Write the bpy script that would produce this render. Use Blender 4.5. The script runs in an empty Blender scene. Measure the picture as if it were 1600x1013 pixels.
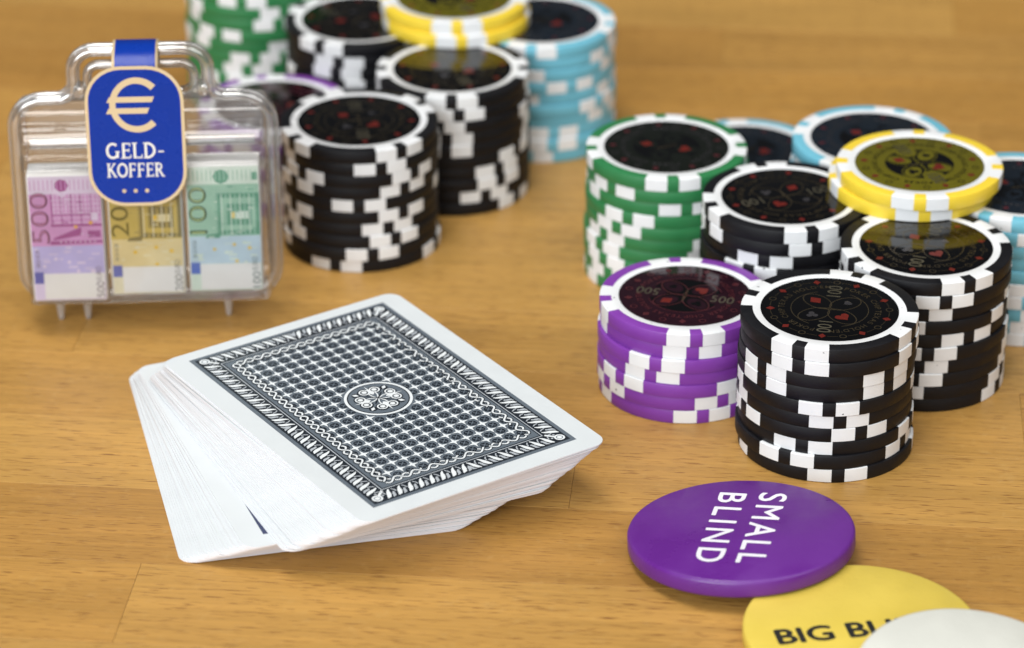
import bpy, bmesh, math, random
from mathutils import Vector, Matrix
random.seed(11)
MM = 0.001
scene = bpy.context.scene
col = scene.collection
rad = math.radians

# ------------------------------------------------------------------ camera
cam_d = bpy.data.cameras.new('camera'); cam = bpy.data.objects.new('camera', cam_d); col.objects.link(cam)
cam.location = (0, 0, .37145); cam.rotation_euler = (rad(90 - 27.459), 0, 0)
cam_d.sensor_width = 36; cam_d.lens = 5142.1 / 1600 * 36
cam_d.clip_start = .02; cam_d.clip_end = 20
cam_d.dof.use_dof = True; cam_d.dof.focus_distance = .727; cam_d.dof.aperture_fstop = 12
scene.camera = cam
# ------------------------------------------------------------------ world, lamps, exposure
w = bpy.data.worlds.new('World'); scene.world = w; w.use_nodes = True
bg = w.node_tree.nodes['Background']; bg.inputs[0].default_value = (.86, .93, 1, 1); bg.inputs[1].default_value = .06
def area(name, loc, target, sx, sy, watts, colr):
    d = bpy.data.lights.new(name, 'AREA'); d.shape = 'RECTANGLE'; d.size = sx; d.size_y = sy
    d.energy = watts; d.color = colr
    o = bpy.data.objects.new(name, d); col.objects.link(o); o.location = loc
    o.rotation_euler = (Vector(target) - Vector(loc)).to_track_quat('-Z', 'Y').to_euler()
    return o
area('window_light', (-1.0, -1.15, 1.0), (0, .74, .02), 2.0, 1.4, 58, (.92, .97, 1))
area('ceiling_light', (-.25, .62, 1.5), (0, .76, 0), 1.1, .5, 15, (1, .97, .93))
area('fill_light', (1.0, -.1, 1.5), (0, .72, 0), 1.8, 1.6, 17, (1, .98, .95))  # added soft fill lamp, lifts the shadows in place of stronger ambient light
scene.view_settings.view_transform = 'Standard'; scene.view_settings.look = 'None'
scene.view_settings.exposure = .08; scene.view_settings.gamma = 1; scene.view_settings.use_curve_mapping = False
scene.cycles.use_denoising = True
scene.cycles.max_bounces = 14; scene.cycles.transparent_max_bounces = 24; scene.cycles.transmission_bounces = 12

# ------------------------------------------------------------------ materials
def lin(r, g, b):
    f = lambda c: (c/255/12.92) if c/255 <= .04045 else ((c/255+.055)/1.055)**2.4
    return (f(r), f(g), f(b), 1)
def mat(name, c, rough=.4, metal=0, spec=.5, coat=0, noise=.06, bump=0, bscale=900, coat_rough=.05, rv=(.8, 1.25)):
    m = bpy.data.materials.new(name); m.use_nodes = True; n = m.node_tree; b = n.nodes['Principled BSDF']
    b.inputs['Roughness'].default_value = rough; b.inputs['Metallic'].default_value = metal
    b.inputs['Specular IOR Level'].default_value = spec
    b.inputs['Coat Weight'].default_value = coat; b.inputs['Coat Roughness'].default_value = coat_rough
    b.inputs['Base Color'].default_value = c
    tc = n.nodes.new('ShaderNodeTexCoord')
    if noise:
        nz = n.nodes.new('ShaderNodeTexNoise'); nz.inputs['Scale'].default_value = 160; nz.inputs['Detail'].default_value = 4
        n.links.new(tc.outputs['Object'], nz.inputs['Vector'])
        mx = n.nodes.new('ShaderNodeMix'); mx.data_type = 'RGBA'
        mx.inputs[6].default_value = tuple(x*(1-noise*1.6) for x in c[:3]) + (1,)
        mx.inputs[7].default_value = tuple(min(1, x*(1+noise)) for x in c[:3]) + (1,)
        n.links.new(nz.outputs['Fac'], mx.inputs[0]); n.links.new(mx.outputs[2], b.inputs['Base Color'])
        mr = n.nodes.new('ShaderNodeMapRange'); mr.inputs[1].default_value = .3; mr.inputs[2].default_value = .7; mr.inputs[3].default_value = rough*rv[0]; mr.inputs[4].default_value = rough*rv[1]
        n.links.new(nz.outputs['Fac'], mr.inputs[0]); n.links.new(mr.outputs[0], b.inputs['Roughness'])
    if bump:
        n2 = n.nodes.new('ShaderNodeTexNoise'); n2.inputs['Scale'].default_value = bscale; n2.inputs['Detail'].default_value = 3
        n.links.new(tc.outputs['Object'], n2.inputs['Vector'])
        bp = n.nodes.new('ShaderNodeBump'); bp.inputs['Strength'].default_value = bump; bp.inputs['Distance'].default_value = .0002
        n.links.new(n2.outputs['Fac'], bp.inputs['Height']); n.links.new(bp.outputs[0], b.inputs['Normal'])
    return m
M = {}
M['chip_white'] = mat('chip_white_plastic', (.78, .79, .80, 1), .38, bump=.15)
def nicks(m, c):
    n = m.node_tree; b = n.nodes['Principled BSDF']; src = b.inputs['Base Color'].links[0].from_socket
    tc = n.nodes.new('ShaderNodeTexCoord'); oi = n.nodes.new('ShaderNodeObjectInfo'); ad = n.nodes.new('ShaderNodeVectorMath'); ad.operation = 'ADD'
    n.links.new(tc.outputs['Object'], ad.inputs[0]); n.links.new(oi.outputs['Random'], ad.inputs[1])
    z = n.nodes.new('ShaderNodeTexNoise'); z.inputs['Scale'].default_value = 620; z.inputs['Detail'].default_value = 1; n.links.new(ad.outputs[0], z.inputs[0])
    mr = n.nodes.new('ShaderNodeMapRange'); mr.inputs[1].default_value = .775; mr.inputs[2].default_value = .80; n.links.new(z.outputs['Fac'], mr.inputs[0])
    mx = n.nodes.new('ShaderNodeMix'); mx.data_type = 'RGBA'; mx.inputs[7].default_value = c
    n.links.new(mr.outputs[0], mx.inputs[0]); n.links.new(src, mx.inputs[6]); n.links.new(mx.outputs[2], b.inputs['Base Color'])
nicks(M['chip_white'], (.08, .08, .09, 1))
M['black'] = mat('chip_black_plastic', (.0035, .0035, .0055, 1), .48, bump=.2, noise=.2, spec=.34)
M['green'] = mat('chip_green_plastic', (.024, .185, .060, 1), .4, bump=.15)
M['purple'] = mat('chip_purple_plastic', (.20, .040, .34, 1), .4, bump=.15)
M['blue'] = mat('chip_light_blue_plastic', (.155, .46, .585, 1), .4, bump=.15)
M['yellow'] = mat('chip_yellow_plastic', (.83, .60, .045, 1), .38, bump=.15)
M['btn_purple'] = mat('button_purple_plastic', (.122, .017, .235, 1), .34, bump=.25, bscale=500, noise=.13, rv=(.6, 1.7))
M['btn_yellow'] = mat('button_yellow_plastic', (.70, .525, .082, 1), .4, bump=.25, noise=.08, rv=(.6, 1.6))
M['btn_white'] = mat('button_white_plastic', (.65, .65, .59, 1), .4, bump=.25, noise=.05, rv=(.6, 1.6))
for k_ in ('purple', 'yellow', 'white'):        # broad smudges of handling
    [q for q in M['btn_' + k_].node_tree.nodes if q.type == 'TEX_NOISE'][0].inputs['Scale'].default_value = 75
M['letter_white'] = mat('white_letter_paint', (.80, .78, .84, 1), .5)
M['letter_black'] = mat('black_letter_paint', (.012, .012, .012, 1), .5)
def inlay(name, c, metal): return mat(name, c, .07, metal=metal, spec=.45, noise=.08)
M['in_black'] = inlay('inlay_black_film', (.0018, .0016, .002, 1), 0)
M['in_green'] = inlay('inlay_dark_green_foil', (.010, .012, .009, 1), .3)
M['in_purple'] = inlay('inlay_maroon_foil', (.024, .007, .013, 1), .3)
M['in_blue'] = inlay('inlay_slate_foil', (.013, .019, .028, 1), .3)
M['in_yellow'] = inlay('inlay_gold_foil', (.155, .135, .010, 1), .3)
M['gold'] = mat('gold_foil_print', (.095, .073, .042, 1), .25, metal=.6, noise=.3)
M['gold_bright'] = mat('bright_gold_foil_print', (.13, .115, .078, 1), .3, metal=.45, noise=.3)
M['silver_dark'] = mat('dark_foil_print', (.07, .065, .07, 1), .25, metal=.5, noise=.3)
M['maroon'] = mat('maroon_foil_print', (.07, .012, .016, 1), .3, noise=.2)
M['red'] = mat('red_foil_print', (.125, .011, .007, 1), .35, noise=.2)
M['card'] = mat('card_stock', (.635, .665, .675, 1), .42, noise=.015, bump=.05)
M['card_edge'] = mat('card_edge_stock', (.80, .79, .83, 1), .7, noise=.05)
M['ink_dark'] = mat('card_ink_dark', lin(30, 36, 44), .38, noise=.1)
M['ink_sliver'] = mat('card_ink_navy', lin(58, 64, 96), .4, noise=.1)
M['ink_mid'] = mat('card_ink_slate', lin(96, 105, 114), .38, noise=.06)
M['ink_white'] = mat('card_ink_white', (.74, .77, .78, 1), .4, noise=.03)
M['ink_pale'] = mat('card_ink_pale', (.42, .45, .48, 1), .4, noise=.05)
M['tag_blue'] = mat('label_blue', (.003, .033, .30, 1), .26, noise=.05, spec=.28, bump=.5, bscale=60)
M['tag_cream'] = mat('label_cream', (.68, .52, .31, 1), .4, noise=.04)
M['tag_white'] = mat('label_white', (.80, .76, .70, 1), .4, noise=.03)
M['paper'] = mat('banknote_paper', (.76, .75, .72, 1), .6, noise=.04)
def inks(prefix, **kw):
    return {k: mat(prefix + '_' + k + '_ink', lin(*v), .55, noise=.14) for k, v in kw.items()}
# clear thin plastic sheet: see-through with mirror-like sheen at glancing angles
def clear_sheet(name, tint, rough, ior, gain=3.0, haze=0.0):
    m = bpy.data.materials.new(name); m.use_nodes = True; n = m.node_tree
    for x in list(n.nodes):
        if x.type == 'BSDF_PRINCIPLED': n.nodes.remove(x)
    out = [x for x in n.nodes if x.type == 'OUTPUT_MATERIAL'][0]
    t = n.nodes.new('ShaderNodeBsdfTransparent'); t.inputs[0].default_value = tint
    g = n.nodes.new('ShaderNodeBsdfGlossy'); g.inputs['Roughness'].default_value = rough
    f = n.nodes.new('ShaderNodeFresnel'); f.inputs[0].default_value = ior
    ml = n.nodes.new('ShaderNodeMath'); ml.operation = 'MULTIPLY'; ml.inputs[1].default_value = gain; ml.use_clamp = True
    mx = n.nodes.new('ShaderNodeMixShader')
    mn = n.nodes.new('ShaderNodeMath'); mn.operation = 'MINIMUM'; mn.inputs[1].default_value = .5
    n.links.new(f.outputs[0], ml.inputs[0]); n.links.new(ml.outputs[0], mn.inputs[0]); n.links.new(mn.outputs[0], mx.inputs[0])
    if haze:      # milky film: some of the light is scattered
        tl = n.nodes.new('ShaderNodeBsdfTranslucent'); tl.inputs[0].default_value = (.93, .92, .92, 1)
        df = n.nodes.new('ShaderNodeBsdfDiffuse'); df.inputs[0].default_value = (.93, .92, .92, 1)
        m1 = n.nodes.new('ShaderNodeMixShader'); m1.inputs[0].default_value = .5
        m2 = n.nodes.new('ShaderNodeMixShader'); m2.inputs[0].default_value = haze
        n.links.new(tl.outputs[0], m1.inputs[1]); n.links.new(df.outputs[0], m1.inputs[2])
        n.links.new(t.outputs[0], m2.inputs[1]); n.links.new(m1.outputs[0], m2.inputs[2]); t = m2
    n.links.new(t.outputs[0], mx.inputs[1]); n.links.new(g.outputs[0], mx.inputs[2]); n.links.new(mx.outputs[0], out.inputs[0])
    tc = n.nodes.new('ShaderNodeTexCoord'); nz = n.nodes.new('ShaderNodeTexNoise'); nz.inputs['Scale'].default_value = 90
    bp = n.nodes.new('ShaderNodeBump'); bp.inputs['Strength'].default_value = .35; bp.inputs['Distance'].default_value = .001
    n.links.new(tc.outputs['Object'], nz.inputs['Vector']); n.links.new(nz.outputs['Fac'], bp.inputs['Height'])
    n.links.new(bp.outputs[0], g.inputs['Normal']); n.links.new(bp.outputs[0], f.inputs['Normal'])
    return m
M['sheet'] = clear_sheet('clear_plastic_sheet', (.96, .96, .965, 1),   .08, 1.5, 1.7)
M['tube'] = clear_sheet('clear_plastic_tube', (.985, .985, .99, 1), .13, 1.5, 8.0, .14)
M['hazy'] = clear_sheet('hazy_plastic_sheet', (.95, .95, .955, 1), .16, 1.5, 3.0, .42)
def clear_solid(name):
    m = bpy.data.materials.new(name); m.use_nodes = True; b = m.node_tree.nodes['Principled BSDF']
    b.inputs['Base Color'].default_value = (.97, .97, .98, 1); b.inputs['Roughness'].default_value = .06
    b.inputs['Transmission Weight'].default_value = 1; b.inputs['IOR'].default_value = 1.5; b.inputs['Coat Weight'].default_value = 1; b.inputs['Coat IOR'].default_value = 1.7; b.inputs['Coat Roughness'].default_value = .08
    return m
M['solid'] = clear_solid('clear_plastic_solid')

def wood():
    m = bpy.data.materials.new('oiled_beech'); m.use_nodes = True; n = m.node_tree; N = n.nodes; L = n.links
    b = N['Principled BSDF']; b.inputs['Specular IOR Level'].default_value = .45
    tc = N.new('ShaderNodeTexCoord'); oi = N.new('ShaderNodeObjectInfo')
    off = N.new('ShaderNodeVectorMath'); off.operation = 'SCALE'; off.inputs[3].default_value = 3.7
    cmb = N.new('ShaderNodeCombineXYZ')
    for i in range(3): L.new(oi.outputs['Random'], cmb.inputs[i])
    L.new(cmb.outputs[0], off.inputs[0])
    add = N.new('ShaderNodeVectorMath'); add.operation = 'ADD'; L.new(tc.outputs['Object'], add.inputs[0]); L.new(off.outputs[0], add.inputs[1])
    def noise(sx, sy, detail, rough=.55, dist=0):
        mp = N.new('ShaderNodeMapping'); mp.inputs['Scale'].default_value = (sx, sy, 30); L.new(add.outputs[0], mp.inputs[0])
        z = N.new('ShaderNodeTexNoise'); z.inputs['Scale'].default_value = 1; z.inputs['Detail'].default_value = detail
        z.inputs['Roughness'].default_value = rough; z.inputs['Distortion'].default_value = dist; L.new(mp.outputs[0], z.inputs[0]); return z
    def ramp(src, pts):
        r = N.new('ShaderNodeValToRGB'); e = r.color_ramp.elements
        e[0].position, e[0].color = pts[0]; e[1].position, e[1].color = pts[-1]
        for p, c in pts[1:-1]:
            k = e.new(p); k.color = c
        L.new(src, r.inputs[0]); return r
    def mix(kind, fac, a, c):
        x = N.new('ShaderNodeMix'); x.data_type = 'RGBA'; x.blend_type = kind
        if isinstance(fac, float): x.inputs[0].default_value = fac
        else: L.new(fac, x.inputs[0])
        L.new(a, x.inputs[6])
        if isinstance(c, tuple): x.inputs[7].default_value = c
        else: L.new(c, x.inputs[7])
        return x.outputs[2]
    g = lambda v: (v, v, v, 1)
    tone = ramp(oi.outputs['Random'], [(0, (.39, .194, .042, 1)), (.35, (.465, .255, .064, 1)), (.7, (.445, .228, .050, 1)), (1, (.51, .292, .078, 1))])
    broad = noise(9, 90, 3, .5, .6)                  # soft bands along the grain
    c1 = mix('MULTIPLY', 1., tone.outputs[0], ramp(broad.outputs['Fac'], [(.3, g(.90)), (.72, g(1.08))]).outputs[0])
    fine = noise(28, 900, 5, .6)                     # fibre streaks
    c2 = mix('MULTIPLY', .75, c1, ramp(fine.outputs['Fac'], [(.3, g(.80)), (.7, g(1.14))]).outputs[0])
    pore = noise(200, 3000, 1, .5)                   # short dark pores
    pm = ramp(pore.outputs['Fac'], [(.60, g(0)), (.70, g(.85))])
    c3 = mix('MIX', pm.outputs[0], c2, (.20, .085, .020, 1))
    fleck = noise(420, 330, 2, .5)                   # pale ray flecks
    fm = ramp(fleck.outputs['Fac'], [(.58, g(0)), (.78, g(.22))])
    c4 = mix('MIX', fm.outputs[0], c3, (.54, .34, .12, 1))
    L.new(c4, b.inputs['Base Color'])
    rr = N.new('ShaderNodeMapRange'); rr.inputs[3].default_value = .36; rr.inputs[4].default_value = .54
    L.new(broad.outputs['Fac'], rr.inputs[0]); L.new(rr.outputs[0], b.inputs['Roughness'])
    bp = N.new('ShaderNodeBump'); bp.inputs['Strength'].default_value = .25; bp.inputs['Distance'].default_value = .0002
    L.new(fine.outputs['Fac'], bp.inputs['Height']); L.new(bp.outputs[0], b.inputs['Normal'])
    return m
M['wood'] = wood()
M['glue'] = mat('dark_glue_line', (.10, .045, .014, 1), .6)

# ------------------------------------------------------------------ helpers
def tag(o, label=None, cat=None, group=None, kind=None):
    if label: o['label'] = label
    if cat: o['category'] = cat
    if group: o['group'] = group
    if kind: o['kind'] = kind
    return o
def link(name, data, parent=None, loc=None, rot=None):
    o = bpy.data.objects.new(name, data); col.objects.link(o)
    if parent: o.parent = parent
    if loc: o.location = [v*MM for v in loc]
    if rot: o.rotation_euler = rot
    return o
def empty(name, loc=(0, 0, 0), rot=(0, 0, 0)):
    o = link(name, None, None, loc, rot); o.empty_display_size = .005; return o
def mesh(name, verts, faces, mats, smooth=None, mi=None):
    me = bpy.data.meshes.new(name); me.from_pydata([(x*MM, y*MM, z*MM) for x, y, z in verts], [], faces)
    for m in mats: me.materials.append(m)
    if mi: me.polygons.foreach_set('material_index', mi)
    me.update()
    if smooth is not None:
        me.polygons.foreach_set('use_smooth', [True]*len(me.polygons))
        me.set_sharp_from_angle(angle=rad(smooth))
    return me
def revolve(name, prof, m, a0=0, a1=360, seg=96, smooth=35, cap=True):
    """profile (r,z) turned about z; a partial turn is closed by its two end faces"""
    full = abs(a1-a0) >= 359.9; n = len(prof); vs = []; fs = []
    k = seg if full else seg+1
    for i in range(k):
        a = rad(a0 + (a1-a0)*i/seg)
        vs += [(r*math.cos(a), r*math.sin(a), z) for r, z in prof]
    for i in range(seg):
        p, q = i*n, ((i+1) % k)*n
        for j in range(n if not full else n-1):
            j2 = (j+1) % n
            fs.append((p+j, q+j, q+j2, p+j2))
    if full and cap:
        fs.append(tuple(i*n for i in range(k))[::-1]); fs.append(tuple(i*n+n-1 for i in range(k)))
    if not full:
        fs.append(tuple(range(n))[::-1]); fs.append(tuple((k-1)*n+j for j in range(n)))
    me = mesh(name, vs, fs, [m], smooth)
    bm = bmesh.new(); bm.from_mesh(me); bmesh.ops.recalc_face_normals(bm, faces=bm.faces); bm.to_mesh(me); bm.free()
    return me

_gl = {}
def glyphs(s, bold=0.0, space=1.0):
    """triangulated outline of a text in the built-in font, cap height scaled to 1, starts at x=0"""
    if (s, bold, space) in _gl: return _gl[(s, bold, space)]
    def raw(t):
        c = bpy.data.curves.new('text', 'FONT'); c.body = t; c.fill_mode = 'FRONT'; c.resolution_u = 4; c.offset = bold; c.space_character = space
        o = bpy.data.objects.new('text', c); col.objects.link(o)
        dg = bpy.context.evaluated_depsgraph_get(); ev = o.evaluated_get(dg); me = ev.to_mesh()
        v = [(p.co.x, p.co.y) for p in me.vertices]; f = [tuple(p.vertices) for p in me.polygons]
        ev.to_mesh_clear(); bpy.data.objects.remove(o); bpy.data.curves.remove(c); return v, f
    v, f = raw(s)
    if '#H' not in _gl:
        hv, _ = raw('H'); _gl['#H'] = max(y for x, y in hv)
    H = _gl['#H']; x0 = min(x for x, y in v)
    v = [((x-x0)/H, y/H) for x, y in v]
    _gl[(s, bold, space)] = (v, f, max(x for x, y in v)); return _gl[(s, bold, space)]

class Flat:
    """flat print: polygons in a plane, each layer a hair above the one below"""
    def __init__(s, step=.02): s.v = []; s.f = []; s.m = []; s.mats = []; s.z = 0; s.step = step
    def layer(s): s.z += s.step
    def _mi(s, m):
        if m not in s.mats: s.mats.append(m)
        return s.mats.index(m)
    def poly(s, pts, m, z=None):
        b = len(s.v); s.v += [(x, y, s.z) for x, y in pts]; s.f.append(tuple(range(b, b+len(pts)))); s.m.append(s._mi(m)); s.z += 2e-4
    def tris(s, vs, fs, m):
        b = len(s.v); s.v += [(x, y, s.z) for x, y in vs]; s.f += [tuple(i+b for i in f) for f in fs]; s.m += [s._mi(m)]*len(fs); s.z += 2e-4
    def rect(s, x0, y0, x1, y1, m): s.poly([(x0, y0), (x1, y0), (x1, y1), (x0, y1)], m)
    def disc(s, x, y, r, m, n=24, ry=None): s.poly([(x+r*math.cos(6.28319*i/n), y+(ry or r)*math.sin(6.28319*i/n)) for i in range(n)], m)
    def stroke(s, pts, wd, m, closed=False, taper=None):
        n = len(pts); L = []; R = []
        for i, (x, y) in enumerate(pts):
            a = pts[(i-1) % n] if (closed or i) else pts[0]; b = pts[(i+1) % n] if (closed or i < n-1) else pts[-1]
            dx, dy = b[0]-a[0], b[1]-a[1]; d = math.hypot(dx, dy) or 1
            h = (taper(i/(n-1)) if taper else wd)/2
            L.append((x-dy/d*h, y+dx/d*h)); R.append((x+dy/d*h, y-dx/d*h))
        b0 = len(s.v); s.v += [(x, y, s.z) for x, y in L+R]
        for i in range(n if closed else n-1):
            j = (i+1) % n; s.f.append((b0+i, b0+n+i, b0+n+j, b0+j)); s.m.append(s._mi(m))
        s.z += 2e-4
    def ring(s, x, y, r, wd, m, n=48, a0=0, a1=360, ry=None):
        cl = abs(a1-a0) >= 359.9; k = n if cl else n+1
        s.stroke([(x+r*math.cos(rad(a0+(a1-a0)*i/n)), y+(ry or r)*math.sin(rad(a0+(a1-a0)*i/n))) for i in range(k)], wd, m, cl)
    def text(s, t, x, y, h, ang, m, width=None, anchor=0., bold=0., space=1.):
        v, f, wd = glyphs(t, bold, space); k = h if width is None else width/wd; c, q = math.cos(rad(ang)), math.sin(rad(ang))
        P = [((px-anchor*wd)*k, (py-.5)*h) for px, py in v]
        s.tris([(x+px*c-py*q, y+px*q+py*c) for px, py in P], f, m)
    def arc_text(s, t, r, h, mid, m, spacing=1.12, bold=0.):
        ws = [(.45 if ch == ' ' else glyphs(ch, bold)[2])*h + .22*h for ch in t]; tot = sum(ws)*spacing; a = mid + math.degrees(tot/2/r)
        for ch, wd in zip(t, ws):
            a -= math.degrees(wd*spacing/2/r)
            if ch != ' ': s.text(ch, r*math.cos(rad(a)), r*math.sin(rad(a)), h, a-90, m, anchor=.5, bold=bold)
            a -= math.degrees(wd*spacing/2/r)
    def mesh(s, name): return mesh(name, s.v, s.f, s.mats, None, s.m)
    def build(s, name, parent, loc=(0, 0, 0), rot=(0, 0, 0)): return link(name, s.mesh(name), parent, loc, rot)

# ------------------------------------------------------------------ tabletop of glued staves
TR = rad(-5.24)
def tobj(x, y):  # world mm -> table frame mm
    dx, dy = x+114.7, y-638.1; c, s = math.cos(-TR), math.sin(-TR); return dx*c-dy*s, dx*s+dy*c
core = mesh('tabletop', [(x, y, z) for z in (-32, -26) for x, y in ((-420, -260), (760, -260), (760, 930), (-420, 930))],
            [(3, 2, 1, 0), (4, 5, 6, 7), (0, 1, 5, 4), (1, 2, 6, 5), (2, 3, 7, 6), (3, 0, 4, 7)], [M['glue']])
top = link('tabletop', core, None, (-114.7, 638.1, 0), (0, 0, TR))
tag(top, 'honey-coloured wooden tabletop of glued staves', None, None, 'structure')
PW = 31.3
joints = {-1: [tobj(-81, 588)[0]], 0: [tobj(160, 600)[0]], 1: [tobj(13.2, 634)[0]], 7: [tobj(132, 860)[0]], 2: [tobj(-150, 650)[0]]}
rnd = random.Random(5)
for k in range(-8, 30):
    y0 = (k-1)*PW
    xs = joints.get(k)
    xs = list(xs) if xs else [rnd.uniform(-150, 160)]
    a = xs[0]
    while a > -400: a -= rnd.uniform(230, 380); xs.append(a)
    a = max(xs)
    while a < 740: a += rnd.uniform(230, 380); xs.append(a)
    xs = sorted(max(-420, min(760, q)) for q in xs)
    for x0, x1 in zip(xs[:-1], xs[1:]):
        if x1-x0 < 1: continue
        lx, ly, g, bv = (x1-x0)/2-.03, PW/2-.03, .0, .05
        vs = []
        for z, i in ((-26, 0), (-.05, 0), (0, bv)):
            vs += [(-lx+i, -ly+i, z), (lx-i, -ly+i, z), (lx-i, ly-i, z), (-lx+i, ly-i, z)]
        fs = [(8, 9, 10, 11)] + [(b+i, b+(i+1) % 4, b+4+(i+1) % 4, b+4+i) for b in (0, 4) for i in range(4)] + [(3, 2, 1, 0)]
        link('plank', mesh('plank', vs, fs, [M['wood']]), top, ((x0+x1)/2, y0+PW/2, -.03 if rnd.random() < .3 else 0))

# ------------------------------------------------------------------ poker chips
T, R = 3.348, 20.0
def edge(r_in, dr, dz):
    return [(r_in, dz), (19.80-dr, dz), (19.94-dr, dz+.05), (20-dr, .17), (20-dr, T-.17), (19.94-dr, T-.05-dz), (19.80-dr, T-dz), (r_in, T-dz)]
body_me = revolve('chip_body', edge(1, .05, .035)[:-1] + [(15.95, T-.035), (15.7, T-.15), (1, T-.15)], M['chip_white'])
INS = {}
for c in ('black', 'green', 'purple', 'blue', 'yellow'):
    INS[c] = (revolve('edge_insert_broad', edge(17.3, 0, 0), M[c], -25.2, 25.2, 22), revolve('edge_insert_narrow', edge(17.3, 0, 0), M[c], -4.2, 4.2, 4))
disc_me = {}
def heart(cx, cy, s, a, up=True):
    P = []
    for i in range(28):
        t = 6.28319*i/28; x = 16*math.sin(t)**3; y = 13*math.cos(t)-5*math.cos(2*t)-2*math.cos(3*t)-math.cos(4*t)
        P.append((x*s/16, (y+2)*s/16*(1 if up else -1)))
    c, q = math.cos(a), math.sin(a); return [(cx+x*c-y*q, cy+x*q+y*c) for x, y in P]
def rot(P, cx, cy, a):
    c, q = math.cos(a), math.sin(a); return [(cx+x*c-y*q, cy+x*q+y*c) for x, y in P]
PR = {}
def inlay_print(c, number):
    """the foil printing of one face: lettering ring, four petals with the suits, the value read outward"""
    line = {'black': M['gold'], 'purple': M['maroon'], 'yellow': M['in_black'], 'green': M['silver_dark'], 'blue': M['silver_dark']}[c]
    soft = {'black': M['gold'], 'purple': M['in_purple'], 'yellow': M['in_yellow'], 'green': M['in_green'], 'blue': M['in_blue']}[c]
    orn = Flat(.008); orn.z = .004
    if c != 'black':       # dark centre field, cut by the value fields
        orn.disc(0, 0, 8.3, M['in_black'], 48); orn.layer()
        for q in (1, -1): orn.poly([(q*4.6, -1.2), (q*6.6, -2.5), (q*9.2, -2.7), (q*9.2, 2.7), (q*6.6, 2.5), (q*4.6, 1.2)], soft)
        orn.layer()
    orn.ring(0, 0, 8.7, .2, soft if c != 'purple' else line, 64, 25, 155); orn.ring(0, 0, 8.7, .2, soft if c != 'purple' else line, 64, 205, 335)
    for k in range(4):
        a = rad(45+90*k)
        if c != 'black':
            orn.poly(rot([(5.1+3.0*math.cos(t*.2618), 1.95*math.sin(t*.2618)) for t in range(24)], 0, 0, a), soft)
    orn.layer()
    for k in range(4):
        a = rad(45+90*k)
        orn.stroke(rot([(4.5+4.0*math.cos(t*.19635), 2.6*math.sin(t*.19635)) for t in range(32)], 0, 0, a), .22, soft if c != 'purple' else line, True)
    for sgn in (1, -1):
        orn.stroke([(.25*sgn*math.cos((i/12-.5)*3.1416), -3+6*i/12) for i in range(13)], .2, M['gold'])
    for k in range(9):     # ring of little chip outlines between the red marks
        a = 40*k+20; orn.ring(13.4*math.cos(rad(a)), 13.4*math.sin(rad(a)), .75, .24, line, 14)
        orn.ring(0, 0, 13.4, .14, line if c == 'black' else soft, 8, a+5, a+15); orn.ring(0, 0, 13.4, .14, line if c == 'black' else soft, 8, a-15, a-5)
    suits = Flat(.004); suits.z = orn.z + .006
    for k, q in ((0, 'heart'), (2, 'diamond')):
        a = rad(45+90*k); cx, cy = 5.0*math.cos(a), 5.0*math.sin(a)
        if q == 'heart': suits.poly(heart(cx, cy, 1.75, a+rad(90)), M['red'])
        else: suits.poly(rot([(1.9, 0), (.15, 1.45), (-1.6, 0), (.15, -1.45)], cx, cy, a), M['red'])
    for k in range(9):
        a = rad(40*k); cx, cy = 13.3*math.cos(a), 13.3*math.sin(a)
        suits.poly(rot([(1.05, 0), (0, .85), (-1.05, 0), (0, -.85)], cx, cy, a), M['red' if c in ('black', 'yellow') else 'maroon'])
    dark = Flat(.004); dark.z = orn.z + .006; dm = M['in_black'] if c != 'black' else M['silver_dark']
    for k, q in ((1, 'spade'), (3, 'club')):
        a = rad(45+90*k); cx, cy = 5.0*math.cos(a), 5.0*math.sin(a)
        if q == 'spade':
            dark.poly(heart(cx, cy, 1.05, a-rad(90)), dm); dark.poly(rot([(-.9, .5), (-.9, -.5), (.4, 0)], cx, cy, a+rad(180)), dm)
        else:
            for w_ in (0, 120, 240): dark.disc(cx+.75*math.cos(a+rad(w_)), cy+.75*math.sin(a+rad(w_)), .68, dm, 14)
    let = Flat(.004); let.z = orn.z + .006
    for mid in (0, 180): let.arc_text("TEXAS HOLD'EM", 10.9, 1.35, mid+52, line, 1.05, .01)
    for mid in (0, 180): let.arc_text("POKER CHIP", 10.9, 1.35, mid-45, line, 1.05, .01)
    if number:
        m = M['gold_bright'] if c in ('black', 'purple') else M['silver_dark']
        for a in (0, 180): let.text(number, 8.9*math.cos(rad(a)), 0, 3.2, a, m, width=5.4, anchor=.5)
    return orn.mesh('foil_ornament'), suits.mesh('suit_marks'), dark.mesh('dark_suit_marks'), let.mesh('lettering')
ORD = ['topmost', 'second', 'third', 'fourth', 'fifth', 'sixth', 'seventh', 'eighth', 'ninth', 'tenth', 'eleventh', 'twelfth']
NUM = {'black': '100', 'purple': '500', 'yellow': '1000', 'green': None, 'blue': None}
for c in NUM:
    disc_me[c] = revolve('inlay', [(.5, T-.16), (15.5, T-.16), (15.55, T-.12), (15.45, T-.10), (.5, T-.10)], M['in_' + c], seg=72)
    PR[c] = inlay_print(c, NUM[c])
CW = {'black': 'black', 'green': 'green', 'purple': 'purple', 'blue': 'light blue', 'yellow': 'yellow'}
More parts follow.
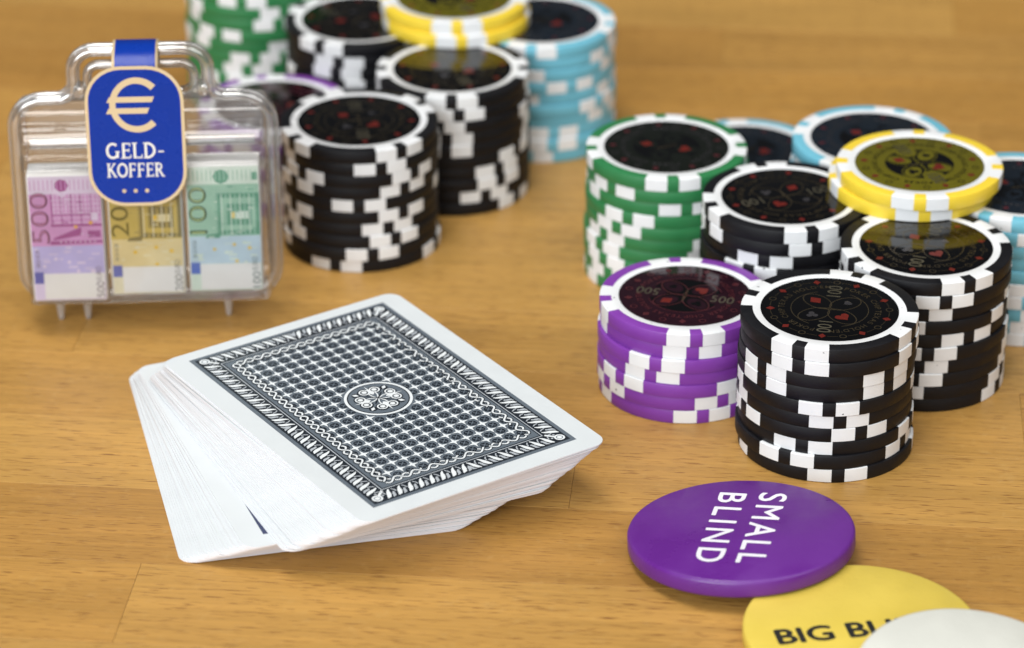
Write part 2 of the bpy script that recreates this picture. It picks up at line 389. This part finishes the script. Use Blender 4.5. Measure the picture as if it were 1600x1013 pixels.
def chip(c, x, y, z, ang, label, group, face=None):
    root = empty('poker_chip', (x, y, z), (0, 0, rad(ang))); tag(root, label, 'poker chip', group)
    link('body', body_me, root)
    for k in range(4):
        link('edge_insert', INS[c][0], root, None, (0, 0, rad(45+90*k)))
        link('edge_insert', INS[c][1], root, None, (0, 0, rad(90*k)))
    if face is not None:
        d = link('inlay', disc_me[c], root, None, (0, 0, rad(face-ang)))
        for nm, me in zip(('foil_ornament', 'suit_marks', 'dark_suit_marks', 'lettering'), PR[c]):
            p = link(nm, me, d, (0, 0, T-.10+.004))
    return root
def stack(c, x, y, n, where, phis=(), face=0, z0=0, jit=.40):
    """phis: degrees from the camera-facing side at which a narrow insert shows, top chip first"""
    beta = math.degrees(math.atan2(x, y)); r = random.Random(int(x*7+y))
    for i in range(n):
        phi = phis[i] if i < len(phis) else r.uniform(-45, 45)
        j = 0 if i == 0 else jit
        pos = ORD[i] if i < n-1 else 'bottom'
        lab = f'{CW[c]} poker chip, {pos} of {where}'
        chip(c, x+r.uniform(-j, j), y+r.uniform(-j, j), z0+(n-1-i)*T, -90-beta+phi, lab, 'chips of ' + where, (-90-beta+face) if i == 0 else None)
stack('black', 71.4, 657.9, 10, 'the black stack beside the purple small blind button', (-18.8, -19, -46, -44.5, 3.6, 11, 25.8, -14, -24, 9.5), -6)
stack('purple', 40.4, 684.4, 7, 'the purple stack beside a green stack', (8.2, 5.3, -17.8, -21.7, 44, 29, 14), 78)
stack('black', 96.7, 690.3, 10, 'the black stack right under two yellow chips', (32, 15, 1, -17, 35, 5, -1, -3, -15.5, -22), -12)
stack('green', 38.4, 746.3, 10, 'the green stack behind a purple stack', (5.4, -43, 15, -27, -37, -50, -52, -48, -44, -75), 29)
stack('black', 65.9, 717.4, 10, 'the black stack between green and yellow chips', (20, 24, -14, -23), -62)
stack('blue', 61, 781, 5, 'the low light blue stack behind a green stack', (20,), 40)
stack('blue', 90.2, 751.5, 10, 'the light blue stack half covered by yellow chips', (-20, 10), 10)
stack('blue', 123.6, 722.8, 10, 'the light blue stack with a black stack before it', (-25, 20, 2, 30, -28, 15), 25)
stack('yellow', 98.2, 721.4, 1, 'two yellow chips lying across black and light blue stacks', (2,), 29, z0=11*T, jit=0)
stack('black', -38.7, 762.5, 10, 'the black stack beside the clear money case', (31.6, 14.5, 43, 34.6, -1, 33, 21, 26, 9, -21), 6)
stack('black', -15.6, 796, 10, 'the black stack mirroring yellow chips in its inlay', (-1, 5, -11.5, -6, -5, 56, 35.5, 37.6, 24, 56), 20)
stack('blue', 8.0, 829.2, 10, 'the tall light blue stack on bare wood', (-8, -30, -17, 25, -22, -40, -32, 10, 8, -10), 15)
stack('black', -41.5, 830.3, 10, 'the black stack beside a green stack', (-33, -18, -20, 8, -38), 60)
stack('yellow', -15.6, 829.8, 1, 'two yellow chips between black and light blue stacks', (2,), 20, z0=11*T, jit=0)
stack('purple', -62.6, 795.4, 7, 'the purple stack behind the clear money case', (10,), 30)
stack('green', -71, 857, 12, 'the tall green stack behind the clear money case', (10, -14, 22, 15, -35, 28), 0)
def lower_yellow(x, y, phi, where):
    b = math.degrees(math.atan2(x, y))
    chip('yellow', x, y, 10*T, -90-b+phi, 'yellow poker chip, lower of ' + where, 'chips of ' + where)
lower_yellow(96.6, 722.6, 10.5, 'two yellow chips lying across black and light blue stacks')
lower_yellow(-15.1, 828.6, 4, 'two yellow chips between black and light blue stacks')
for o in col.objects:
    if o.get('label', '').find('yellow poker chip, bottom of two') == 0: o['label'] = o['label'].replace('bottom', 'upper')

# ------------------------------------------------------------------ fanned deck of cards
CWD, CLN, CT, CP = 63.0, 88.0, .262, .292
def rrect(hx, hy, r, n=6):
    P = []
    for cx, cy, a in ((hx-r, hy-r, 0), (-hx+r, hy-r, 90), (-hx+r, -hy+r, 180), (hx-r, -hy+r, 270)):
        P += [(cx+r*math.cos(rad(a+90*i/n)), cy+r*math.sin(rad(a+90*i/n))) for i in range(n+1)]
    return P
def slab(name, outline, t, mtop, medge):
    n = len(outline); v = [(x, y, 0) for x, y in outline] + [(x, y, t) for x, y in outline]
    f = [tuple(range(n))[::-1], tuple(range(n, 2*n))] + [(i, (i+1) % n, n+(i+1) % n, n+i) for i in range(n)]
    return mesh(name, v, f, [mtop, medge], None, [0, 0] + [1]*n)
card_me = slab('card', rrect(CWD/2, CLN/2, 3.3), CT, M['card'], M['card_edge'])
def back_print():
    HX, HY = 26.3, 39.9
    a = Flat(.012); wht, mid, drk, pale = M['ink_white'], M['ink_mid'], M['ink_dark'], M['ink_pale']
    a.rect(-HX, -HY, HX, HY, mid); a.layer()
    i = 1.0; a.rect(-HX+i, -HY+i, HX-i, HY-i, drk); a.layer()
    i = 5.3; a.rect(-HX+i, -HY+i, HX-i, HY-i, pale); a.layer()
    i = 5.55; a.rect(-HX+i, -HY+i, HX-i, HY-i, drk); a.layer()
    i = 5.9; a.rect(-HX+i, -HY+i, HX-i, HY-i, mid); a.layer()
    i = 9.6; a.rect(-HX+i, -HY+i, HX-i, HY-i, mid); a.layer()
    # leaf border: curled leaves leaning along each side
    leaf = Flat(.012); leaf.z = a.z
    def along(L, side):
        n = int(round(L/2.75)); p = L/n
        for k in range(n):
            u = -L/2 + p*(k+.5); yield u, p
    def put(P, side):     # side frame: x along the side, y = inset from the panel edge
        Q = []
        for x, y in P:
            if side == 0: Q.append((x, -HY+y))
            elif side == 1: Q.append((HX-y, x))
            elif side == 2: Q.append((-x, HY-y))
            else: Q.append((-HX+y, -x))
        return Q
    for side in range(4):
        L = (2*HX if side % 2 == 0 else 2*HY) - 8.6
        for u, p in along(L, side):
            fl = 1 if u < 0 else -1
            s1 = [(u-.95*fl, 1.5), (u-.35*fl, 2.0), (u+.1*fl, 3.0), (u+.55*fl, 4.2), (u+1.0*fl, 4.8)]
            leaf.stroke(put(s1, side), 0, wht, taper=lambda t: .2+.85*math.sin(3.14159*min(1, t*1.15)))
            s2 = [(u+.35*fl, 1.45), (u+.95*fl, 1.9), (u+1.15*fl, 2.7), (u+1.35*fl, 3.5)]
            leaf.stroke(put(s2, side), 0, pale, taper=lambda t: .16+.6*math.sin(3.14159*t))
            leaf.stroke(put([(u-1.2*fl, 4.7), (u-.75*fl, 4.1), (u-.6*fl, 3.3)], side), .3, pale)
            leaf.disc(*put([(u-1.35*fl, 3.2)], side)[0], .3, pale, 8)
        # corner rosette
        leaf.disc(*put([(-(2*HX if side % 2 == 0 else 2*HY)/2+2.7, 2.7)], side)[0], 1.25, wht, 14)
        leaf.ring(*put([(-(2*HX if side % 2 == 0 else 2*HY)/2+2.7, 2.7)], side)[0], .7, .22, mid, 12)
        leaf.stroke(put([(-(2*HX if side % 2 == 0 else 2*HY)/2+3.4, 3.4), (-(2*HX if side % 2 == 0 else 2*HY)/2+5.2, 5.0)], side), .6, wht)
    # plaited cord
    rope = Flat(.012); rope.z = a.z
    cx, cy = HX-7.75, HY-7.75
    for hx, hy, s in ((cx, cy, 0),):
        for side in range(4):
            L = 2*cx if side % 2 == 0 else 2*cy
            n = int(round(L/4.5)); N = n*12
            for ph in (0, math.pi):
                P = put([(-L/2+L*i/N, 7.75+.85*math.sin(2*math.pi*n*i/N+ph+.4)) for i in range(N+1)], side)
                rope.stroke(P, .85, drk); rope.layer(); rope.stroke(P, .42, wht); rope.layer()
    # star lattice
    st = Flat(.012); st.z = a.z
    i = 9.5
    sx, sy = 3.22, 3.25
    for kx in range(-6, 6):
        for ky in range(-10, 10):
            x, y = (kx+.5)*sx, (ky+.5)*sy
            if math.hypot(x, y) < 7.4: continue
            if abs(kx+.5) > 5.6 or abs(ky+.5) > 9.6: continue
            st.poly([(x+1.08*math.cos(rad(22.5+45*q)), y+1.08*math.sin(rad(22.5+45*q))) for q in range(8)], drk)
            st.poly(rot([(.75, .12), (.12, .12), (.12, .75), (-.12, .75), (-.12, .12), (-.75, .12), (-.75, -.12), (-.12, -.12), (-.12, -.75), (.12, -.75), (.12, -.12), (.75, -.12)], x, y, .785), mid)
    st.layer()
    for kx in range(-5, 6):
        for ky in range(-9, 10):
            x, y = kx*sx, ky*sy
            if math.hypot(x, y) < 7.6: continue
            P = []
            for q in range(8):
                r = 1.6 if q % 2 == 0 else .46
                P.append((x+r*math.cos(rad(45*q)), y+r*math.sin(rad(45*q))))
            st.poly(P, wht)
    # medallion
    md = Flat(.012); md.z = st.z
    md.disc(0, 0, 7.75, wht, 64); md.layer(); md.disc(0, 0, 7.1, drk, 64); md.layer(); md.disc(0, 0, 6.8, mid, 64); md.layer()
    for k in range(4):
        A = rad(90*k)
        for s in (1, -1):
            md.ring(*rot([(3.9, 1.35*s)], 0, 0, A)[0], 1.15, .85, drk, 16); md.layer()
            md.ring(*rot([(3.9, 1.35*s)], 0, 0, A)[0], 1.1, .34, wht, 16); md.disc(*rot([(3.95, 1.3*s)], 0, 0, A)[0], .62, wht, 10)
            md.stroke(rot([(2.9, .9*s), (1.6, .75*s), (.2, .1*s)], 0, 0, A), .3, wht)
        md.poly(rot([(2.0, 0), (2.75, .65), (3.9, .3), (5.3, .12), (6.3, 0), (5.3, -.12), (3.9, -.3), (2.75, -.65)], 0, 0, A), wht)
        md.disc(*rot([(3.7, 3.7)], 0, 0, A)[0], .95, drk, 10); md.layer()
        md.poly(rot(rot([(.85, 0), (0, .5), (-.85, 0), (0, -.5)], 0, 0, .785), *rot([(3.75, 3.75)], 0, 0, A)[0], A), wht)
    md.stroke([(-2, -2), (2, 2)], .3, drk); md.stroke([(-2, 2), (2, -2)], .3, drk)
    return a, leaf, rope, st, md
bp = back_print()
bp_names = ('back_panel', 'leaf_border', 'plaited_border', 'star_lattice', 'medallion')
sliver = Flat(); sliver.rect(-26.3, -39.3, 26.3, 39.3, M['ink_sliver']); sliver_me = sliver.mesh('back_panel')
bp_me = [q.mesh(nm) for q, nm in zip(bp, bp_names)]
NC = 54; JUMP = 21
rc = random.Random(3)
for i in range(NC):
    if i <= JUMP: s = .37*(i/JUMP)**.95
    else: s = .575 + .425*((i-JUMP-1)/(NC-JUMP-2))**1.05
    e = 0 if i in (0, NC-1, JUMP, JUMP+1) else 1
    ang = 103.3 + (124.2-103.3)*s + e*rc.uniform(-.3, .3)
    x = -50.6 + (-29.6+50.6)*s + e*rc.uniform(-.22, .22); y = 653 + (647.3-653)*s + e*rc.uniform(-.22, .22)
    o = empty('playing_card', (x, y, i*CP), (0, 0, rad(ang-90)))
    link('card_stock', card_me, o)
    if i in (NC-1, JUMP):
        pn = link('back_panel', bp_me[0] if i == NC-1 else sliver_me, o, (0, .7 if i == NC-1 else 0, CT+.01))
        if i == NC-1:
            for nm, me in zip(bp_names[1:], bp_me[1:]): link(nm, me, pn)
    g = 'cards of the fanned deck'
    if i == NC-1: tag(o, 'top playing card with dark slate patterned back and white border', 'playing card', g)
    elif i == JUMP: tag(o, 'white card with a dark blue sliver of print showing in the fan', 'playing card', g)
    elif i == 0: tag(o, 'bottom playing card of the fanned deck lying on the wood', 'playing card', g)
    elif i < JUMP: tag(o, 'white bordered card in the fan below the dark blue sliver', 'playing card', g)
    else: tag(o, 'white bordered card in the fan between the sliver and the patterned card', 'playing card', g)

# ------------------------------------------------------------------ dealer buttons
BR, BT = 24.5, 4.0
def button_me(name, m):
    return revolve(name, [(.5, 0), (BR-.7, 0), (BR-.2, .2), (BR, .7), (BR, BT-.8), (BR-.22, BT-.25), (BR-.75, BT), (.5, BT)], m, seg=128, smooth=50)
def tilted(name, me, cx, cy, tx, ty, ang):
    """disc whose centre is (cx,cy) leaning up toward (tx,ty): far rim on the table"""
    d = Vector((tx-cx, ty-cy, 0)).normalized(); axis = Vector((0, 0, 1)).cross(d)
    Rm = Matrix.Rotation(-rad(ang), 4, axis)
    o = empty(name); 
    o.matrix_world = Matrix.Translation(Vector((cx, cy, (BR-.7)*math.sin(rad(ang))+.02))*MM) @ Rm
    link('disc', me, o); return o
SBx, SBy, BBx, BBy, WHx, WHy = 49.4, 607.0, 72.0, 572.3, 92.0, 547.0
bb = empty('dealer_button', (BBx, BBy, 0)); link('disc', button_me('button_disc', M['btn_yellow']), bb)
f = Flat(.006)
def heavy(f, wd, *a, **k):          # the same letters laid five times with a small shift: heavier strokes
    for dx, dy in ((wd, 0), (-wd, 0), (0, wd), (0, -wd), (0, 0)):
        f.text(a[0], a[1]+dx, a[2]+dy, *a[3:], **k); f.layer()
heavy(f, .24, 'BIG BLIND', 0, 0, 5.3, 10, M['letter_black'], width=37.3, anchor=.5); f.build('lettering', bb, (.6, -1.0, BT+.01))
tag(bb, 'yellow big blind button with black lettering', 'dealer button', 'blind and dealer buttons')
sb = tilted('dealer_button', button_me('button_disc', M['btn_purple']), SBx, SBy, BBx, BBy, 5.35)
f = Flat(.006)
heavy(f, .13, 'SMALL', 4.6, .2, 5.9, -103, M['letter_white'], width=33.5, anchor=.5, bold=.0, space=1.22)
heavy(f, .13, 'BLIND', -4.2, 1.4, 5.9, -103, M['letter_white'], width=33, anchor=.5, bold=.0, space=1.3)
f.build('lettering', sb, (0, 0, BT+.02))
tag(sb, 'purple small blind button with white lettering resting on the yellow one', 'dealer button', 'blind and dealer buttons')
wh = tilted('dealer_button', button_me('button_disc', M['btn_white']), WHx, WHy, BBx, BBy, 7.2)
tag(wh, 'plain off-white button lying on the yellow big blind button', 'dealer button', 'blind and dealer buttons')

# ------------------------------------------------------------------ clear case with three bundles of notes
CX, CY, CR = -88.0, 718.7, rad(3.2)
case = empty('plastic_case', (CX, CY, 0), (0, 0, CR))
tag(case, 'small clear plastic suitcase with a blue euro label on its handle', 'case')
def fillet(corners, n=7):
    P = []; k = len(corners)
    for i in range(k):
        x, y, r = corners[i]; a = Vector(corners[i-1][:2]); b = Vector((x, y)); c = Vector(corners[(i+1) % k][:2])
        d1 = (a-b).normalized(); d2 = (c-b).normalized(); th = d1.angle(d2); t = r/math.tan(th/2)
        p1 = b+d1*t; p2 = b+d2*t; cen = b+(d1+d2).normalized()*(r/math.sin(th/2))
        a1 = math.atan2(p1.y-cen.y, p1.x-cen.x); a2 = math.atan2(p2.y-cen.y, p2.x-cen.x); da = (a2-a1+math.pi) % (2*math.pi)-math.pi
        P += [(cen.x+r*math.cos(a1+da*j/n), cen.y+r*math.sin(a1+da*j/n)) for j in range(n+1)]
    return P
def tube(name, path, r, m, closed=True, n=12, y=0, rz=1.0):
    vs, fs = [], []; k = len(path)
    for i, (x, z) in enumerate(path):
        a = path[i-1] if (closed or i) else path[0]; b = path[(i+1) % k] if (closed or i < k-1) else path[-1]
        t = Vector((b[0]-a[0], b[1]-a[1])).normalized(); nx, nz = -t.y, t.x
        for j in range(n):
            q = 2*math.pi*j/n; vs.append((x+nx*r*math.cos(q), y+rz*r*math.sin(q), z+nz*r*math.cos(q)))
    for i in range(k if closed else k-1):
        p, q = i*n, ((i+1) % k)*n
        for j in range(n): fs.append((p+j, p+(j+1) % n, q+(j+1) % n, q+j))
    if not closed: fs += [tuple(range(n)), tuple(range((k-1)*n, k*n))[::-1]]
    me = mesh(name, vs, fs, [m], 60)
    bm = bmesh.new(); bm.from_mesh(me); bmesh.ops.recalc_face_normals(bm, faces=bm.faces); bm.to_mesh(me); bm.free(); return me
def outline(e):
    return fillet([(-30.3-e, 6.6-e, 7+e), (30.3+e, 6.6-e, 7+e), (30.3+e, 58.7+e, 7+e), (15.6+e, 58.7+e, 4-e*.6), (15.6+e, 70.9+e, 5+e), (-15.6-e, 70.9+e, 5+e), (-15.6-e, 58.7+e, 4-e*.6), (-30.3-e, 58.7+e, 7+e)])
link('rim', tube('rim', outline(0), 1.35, M['tube'], rz=1.3), case)
link('lip', tube('lip', outline(1.55), .42, M['tube'], rz=2.0), case)
link('handle_loop', tube('handle_loop', fillet([(-12.6, 60.2, 3), (12.6, 60.2, 3), (12.6, 67.4, 3), (-12.6, 67.4, 3)]), 1.15, M['tube'], rz=1.3), case)
for sx in (-1, 1):
    me = revolve('rivet', [(.4, -2), (1.5, -2), (1.6, 0), (1.5, 2.2), (1.1, 2.6), (.4, 2.6)], M['tube'], seg=20)
    link('rivet', me, case, (sx*14.6, 0, 61.0), (rad(90), 0, 0))
for fx in (-22.6, -16.0, 18.4):
    me = revolve('foot', [(.2, -5.0), (.55, -4.9), (.75, -4.2), (1.25, 0), (1.3, 1.6), (.2, 1.6)], M['hazy'], seg=16)
    link('foot', me, case, (fx, 0, 5.0))
def sm(t): t = max(0, min(1, t)); return t*t*(3-2*t)
def shell(name, depth, sign, m):
    hx, z0, z1 = 29.6, 7.4, 58.0; nx, nz = 60, 110; vs, fs = [], []
    for i in range(nx+1):
        for k in range(nz+1):
            u = -1+2*i/nx; u = math.copysign(1-(1-abs(u))**1.7, u); v = k/nz
            x = u*hx; z = z0+(z1-z0)*v
            ex = min(1, (hx-abs(x))/1.6); F = math.sqrt(max(0, 1-(1-ex)**2))
            # round the corners of the sheet
            vs.append((x, sign*depth(z)*F, z))
    for i in range(nx):
        for k in range(nz):
            a = i*(nz+1)+k; fs.append((a, a+nz+1, a+nz+2, a+1))
    return mesh(name, vs, fs, [m], 60)
def dfront(z):
    e = math.sqrt(max(0, 1-(1-min(1, (z-7.4)/2.2))**2))
    d = 10.2*e
    d -= 5.2*sm((z-44.7)/1.5)                                   # step above the bundles
    d += 3.0*math.exp(-((z-50.4)/1.5)**2)                       # ridge
    d -= .9*sm((z-53.5)/.8)
    return max(.05, d*sm((58.0-z)/1.6))
def dback(z):
    e = math.sqrt(max(0, 1-(1-min(1, (z-7.4)/2.5))**2)); return max(.05, 9.0*e*math.sqrt(max(0, 1-(1-min(1, (58.0-z)/3.0))**2)))
link('front_shell', shell('front_shell', dfront, -1, M['sheet']), case)
link('back_shell', shell('back_shell', dback, 1, M['hazy']), case)
link('ledge', tube('ledge', [(-26.5, 50.3), (-24, 50.3), (24, 50.3), (26.5, 50.3)], 1.3, M['solid'], closed=False, y=-6.6), case)

# label hung on the handle
LY = -11.2
lab_pts = rrect(11.55, 17.4, 8.6, 8); LC = (-1.1, 53.6)
def upright(name, fl, parent, loc):   # print facing the camera side of the case
    return fl.build(name, parent, loc, (rad(90), 0, 0))
lb = slab('label', lab_pts, .3, M['tag_cream'], M['tag_cream'])
label = link('label', lb, case, (LC[0], LY, LC[1]), (rad(86), 0, rad(-.5)))
f = Flat(.01); f.poly(rrect(10.8, 16.65, 7.9, 8), M['tag_blue']); f.build('blue_field', label, (0, 0, .31))
f = Flat(.004)   # euro sign
ec = (.5, 7.9); er = 5.6
P = [(ec[0]+er*math.cos(rad(a)), ec[1]+er*1.08*math.sin(rad(a))) for a in range(44, 318, 6)]
f.stroke(P, 0, M['tag_cream'], taper=lambda t: 1.65-.2*math.sin(3.14*t))
f.poly([(-6.5, 8.55), (4.1, 8.55), (4.7, 9.95), (-5.8, 9.95)], M['tag_cream']); f.poly([(-6.7, 5.75), (2.9, 5.75), (3.5, 7.15), (-6.0, 7.15)], M['tag_cream'])
f.build('euro_sign', label, (0, 0, .34))
def serif_text(f, t, x, y, h, m, adv=None):
    """flared serif capitals drawn stroke by stroke"""
    S = .15*h; q = .07*h
    for ch in t:
        if ch == '-':
            f.rect(x+.06*h, y+.36*h, x+.40*h, y+.46*h, m); x += .5*h; continue
        def st(x0, y0, x1, y1, wd=S): f.stroke([(x+x0*h, y+y0*h), (x+x1*h, y+y1*h)], wd, m)
        def sf(xc, yc, l=.26): f.rect(x+(xc-l/2)*h, y+yc*h-q/2, x+(xc+l/2)*h, y+yc*h+q/2, m)
        def arc(cx, cy, rx, ry, a0, a1, wd=S): f.stroke([(x+(cx+rx*math.cos(rad(a0+(a1-a0)*i/20)))*h, y+(cy+ry*math.sin(rad(a0+(a1-a0)*i/20)))*h) for i in range(21)], wd, m)
        if ch == 'G': arc(.42, .5, .34, .45, 48, 330); st(.70, .05, .70, .44); sf(.70, .44); w_ = .92
        elif ch == 'O': arc(.42, .5, .34, .45, 0, 360); w_ = .88
        elif ch == 'D': st(.16, 0, .16, 1); sf(.13, .03); sf(.13, .97); arc(.2, .5, .48, .46, -88, 88); w_ = .86
        elif ch == 'L': st(.16, 0, .16, 1); sf(.16, .97, .32); st(.1, .05, .60, .05, .09*h); st(.58, .03, .60, .24, .07*h); w_ = .68
        elif ch in 'EF':
            st(.16, 0, .16, 1); sf(.14, .03, .3); st(.1, .95, .56, .95, .09*h); st(.16, .52, .48, .52, .09*h); st(.55, .97, .56, .78, .07*h); st(.48, .62, .48, .42, .06*h); w_ = .68
            if ch == 'E': st(.1, .05, .58, .05, .09*h); st(.57, .03, .59, .24, .07*h)
        elif ch == 'K': st(.16, 0, .16, 1); sf(.16, .03, .3); sf(.16, .97, .3); st(.2, .46, .60, .96, .1*h); st(.30, .58, .66, .03); sf(.60, .97, .22); sf(.68, .03, .22); w_ = .80
        elif ch == 'R': st(.16, 0, .16, 1); sf(.16, .03, .3); sf(.14, .97, .28); arc(.26, .73, .28, .22, -95, 95, .12*h); st(.34, .5, .64, .03); sf(.68, .03, .22); w_ = .78
        x += w_*h
    return x
f = Flat(.004)
n0 = len(f.v); serif_text(f, 'GELD-', -7.4, -5.4, 3.9, M['tag_white'])
xs = [v[0] for v in f.v]; k = 13.6/(max(xs)-min(xs)); f.v = [((v[0]-min(xs))*k-7.2, v[1], v[2]) for v in f.v]
g = Flat(.004); serif_text(g, 'KOFFER', -7.4, -10.1, 3.5, M['tag_white'])
xs = [v[0] for v in g.v]; k = 13.6/(max(xs)-min(xs)); g.v = [((v[0]-min(xs))*k-7.2, v[1], v[2]) for v in g.v]
f.build('lettering', label, (0, 0, .34)); g.build('lettering', label, (0, 0, .34))
for dx in (-3.4, -.7, 2.0):
    f = Flat(.004); f.disc(dx, -13.6, .48, M['tag_cream'], 14); f.build('dot', label, (0, 0, .34))
sp = [(-9.6, 68.0), (-8.6, 69.6), (-6.6, 71.6), (-4, 72.4), (-1.7, 72.95), (1.5, 72.95), (2.6, 72.2), (2.9, 70), (3.0, 66)]
def ribbon(hw, off):
    vs = []; 
    for y, z in sp: vs += [(-hw, y, z+off), (hw, y, z+off)]
    return vs, [(2*i, 2*i+1, 2*i+3, 2*i+2) for i in range(len(sp)-1)]
for nm, hw, off, m in (('strap', 5.35, 0, 'tag_cream'), ('strap_print', 4.75, .04, 'tag_blue')):
    v, fc = ribbon(hw, off)
    if nm == 'strap':
        me = mesh(nm, v, fc, [M[m]], 80); so = link(nm, me, case, (-.7, 0, 0))
        md_ = so.modifiers.new('thick', 'SOLIDIFY'); md_.thickness = .0002; md_.offset = -1
    else: link(nm, mesh(nm, v, fc, [M[m]], 80), so)

# bundles
BW, BH, BD = 17.7, 33.6, 7.5
bund_me = None
def bundle_body():
    bm = bmesh.new(); bmesh.ops.create_cube(bm, size=1)
    for v in bm.verts: v.co = Vector((v.co.x*BW*MM, v.co.y*BD*MM, (v.co.z+.5)*BH*MM))
    bmesh.ops.bevel(bm, geom=list(bm.edges), offset=.0006, segments=3, affect='EDGES', profile=.5)
    me = bpy.data.meshes.new('paper_stack'); bm.to_mesh(me); bm.free(); me.materials.append(M['paper'])
    me.polygons.foreach_set('use_smooth', [True]*len(me.polygons)); me.set_sharp_from_angle(angle=rad(50)); return me
bund_me = bundle_body()
def bundle(x, z, val, I, label, seed):
    o = link('banknote_bundle', None, None); o.empty_display_size = .004
    o.matrix_world = case.matrix_world if False else Matrix.Translation(Vector((CX, CY, 0))*MM) @ Matrix.Rotation(CR, 4, 'Z') @ Matrix.Translation(Vector((x, -5.6, z))*MM)
    tag(o, label, 'banknotes', 'note bundles in the clear case')
    link('paper_stack', bund_me, o)
    r = random.Random(seed); f = Flat(.003); hw = BW/2-.35; H = BH-.4
    f.rect(-hw, .4, hw, H, I['pale']); f.layer()
    f.rect(-hw, 14.8, hw, H-4, I['mid']); f.layer()
    f.rect(-hw, H-4.6, hw, H, I['light']); f.layer()
    f.rect(-hw, 7.6, hw, 14.9, I['sky']); f.layer()
    # gate or window of the note's arch
    if val == '500':
        for k in range(5): f.rect(-3.4+k*2.3, 20.2, -3.05+k*2.3, 28.6, I['dark'])
        f.rect(-3.6, 20.0, hw, 20.6, I['dark']); f.rect(-3.0, 23.0, 7.5, 23.3, I['dark'])
        f.poly([(-3.2, 16.4), (3.5, 17.6), (3.5, 19.8), (-3.2, 17.0)], I['dark']); f.poly([(-4, 15.2), (hw, 15.6), (hw, 16.2), (-4, 16.2)], I['dark'])
        f.rect(5.0, 17.0, 8.0, 18.8, I['dark']); f.rect(6.0, 21.5, 7.6, 23.4, I['light'])
        for k in range(12): f.rect(-2.8+k*.95, 23.5, -2.62+k*.95, 29.4, I['light'])
        for k in range(7): f.rect(-3.2, 21+k*1.2, hw, 21.12+k*1.2, I['light'])
        for k in range(8): f.disc(-1.5+k*1.15, 15.9, .22, I['light'], 6)
        f.disc(-.6, 30.8, 1.7, I['dark'], 7); f.poly([(-1.9, 28.9), (-.6, 27.6), (.7, 28.9), (-.6, 28.4)], I['light'])
    else:
        f.rect(-1.8, 15.2, hw, 26.2, I['dark']); f.layer()
        f.rect(-.8, 16.4, 7.6, 25.0, I['mid']); f.layer(); f.rect(.4, 17.8, 6.6, 23.4, I['dark']); f.layer()
        f.rect(2.4, 19.4, 5.8, 21.4, I['light']); f.rect(1.8, 19.6, 2.6, 21.2, I['star'])
        for k in range(9): f.rect(-1.7+k*1.1, 15.3, -1.45+k*1.1, 26, I['pale' if k % 2 else 'mid'])
        f.poly([(-4.6, 14.4), (-1.2, 14.4), (-.6, 16.2), (-2, 15.6), (-4.2, 15.3)], I['dark'])
        f.disc(-.4, 30.6, 1.9, I['dark'], 8); f.rect(7.0, 29.6, 8.2, 31.6, I['dark'])
    for k in range(16): f.rect(-hw+.4+k*1.05, H-3.6, -hw+.62+k*1.05, H-.9, I['mid'])
    # pale cloudy guilloche bands
    for k in range(26):
        y = r.uniform(7.8, 14.6); x0 = r.uniform(-hw, hw-2.5); f.rect(x0, y, x0+r.uniform(1, 2.4), y+r.uniform(.12, .5), I[r.choice(['pale', 'light', 'sky'])])
    for k in range(30):
        y = r.uniform(15, 28); x0 = r.uniform(-3.6, hw-1.5); f.rect(x0, y, x0+r.uniform(.3, 1.4), y+r.uniform(.1, .3), I[r.choice(['dark', 'light', 'mid'])])
    for k in range(5):     # stars
        f.disc(-5.5+k*2.7+r.uniform(-.5, .5), 9.5+2.0*math.sin(k*1.3), .5, I['star' if val != '500' and k % 2 else 'light'], 5)
    f.disc(2.2, 19.9 if val == '500' else 12.6, .5, I['star'], 6); f.disc(5.8, 11.6 if val != '500' else 20.9, .55, I['star'], 6)
    f.layer()
    f.rect(-hw+2.4, .7, hw-.2, 7.5, M['paper']); f.rect(-hw+.1, 4.9, -hw+2.3, 8.0, I['flag']); f.layer()
    f.text(val, -6.2, 15.6, 4.2, 90, I['num'], width=13.4 if val == '500' else 12.4, anchor=0, bold=.0)
    f.layer(); f.text(val, -6.25, 15.75, 3.6, 90, I['numin'], width=13.1 if val == '500' else 12.1, anchor=0, bold=-.028) if val != '200' else None
    f.text(val, hw-1.25, .9, 1.9, 90, I['small'], width=4.3, anchor=0); f.text('EURO', hw-1.5, 5.6, 1.25, 90, I['small'], width=3.6, anchor=0)
    f.text('BCE ECB', -hw+1.2, 9.4, .8, 90, I['small'], width=4.4, anchor=0)
    f.build('printed_face', o, (0, -BD/2-.01, 0), (rad(90), 0, 0))
    return o
I5 = inks('violet_note', pale=(214, 200, 226), light=(222, 208, 228), mid=(205, 150, 198), dark=(158, 78, 142), sky=(186, 178, 222), star=(225, 170, 80), flag=(88, 92, 170), num=(112, 60, 96), numin=(196, 130, 170), small=(118, 104, 120))
I2 = inks('yellow_note', pale=(222, 216, 186), light=(226, 214, 170), mid=(202, 178, 92), dark=(134, 122, 74), sky=(222, 204, 150), star=(232, 190, 40), flag=(98, 108, 178), num=(116, 104, 36), numin=(190, 170, 60), small=(112, 110, 100))
I1 = inks('green_note', pale=(205, 220, 205), light=(214, 226, 212), mid=(158, 196, 172), dark=(98, 156, 128), sky=(190, 210, 220), star=(228, 200, 110), flag=(86, 112, 190), num=(62, 84, 58), numin=(178, 196, 130), small=(92, 112, 108))
bundle(-19.0, 9.6, '500', I5, 'bundle of violet 500 euro notes in the clear case', 1)
bundle(-.1, 10.9, '200', I2, 'bundle of yellow 200 euro notes in the clear case', 2)
bundle(18.6, 11.2, '100', I1, 'bundle of green 100 euro notes in the clear case', 3)
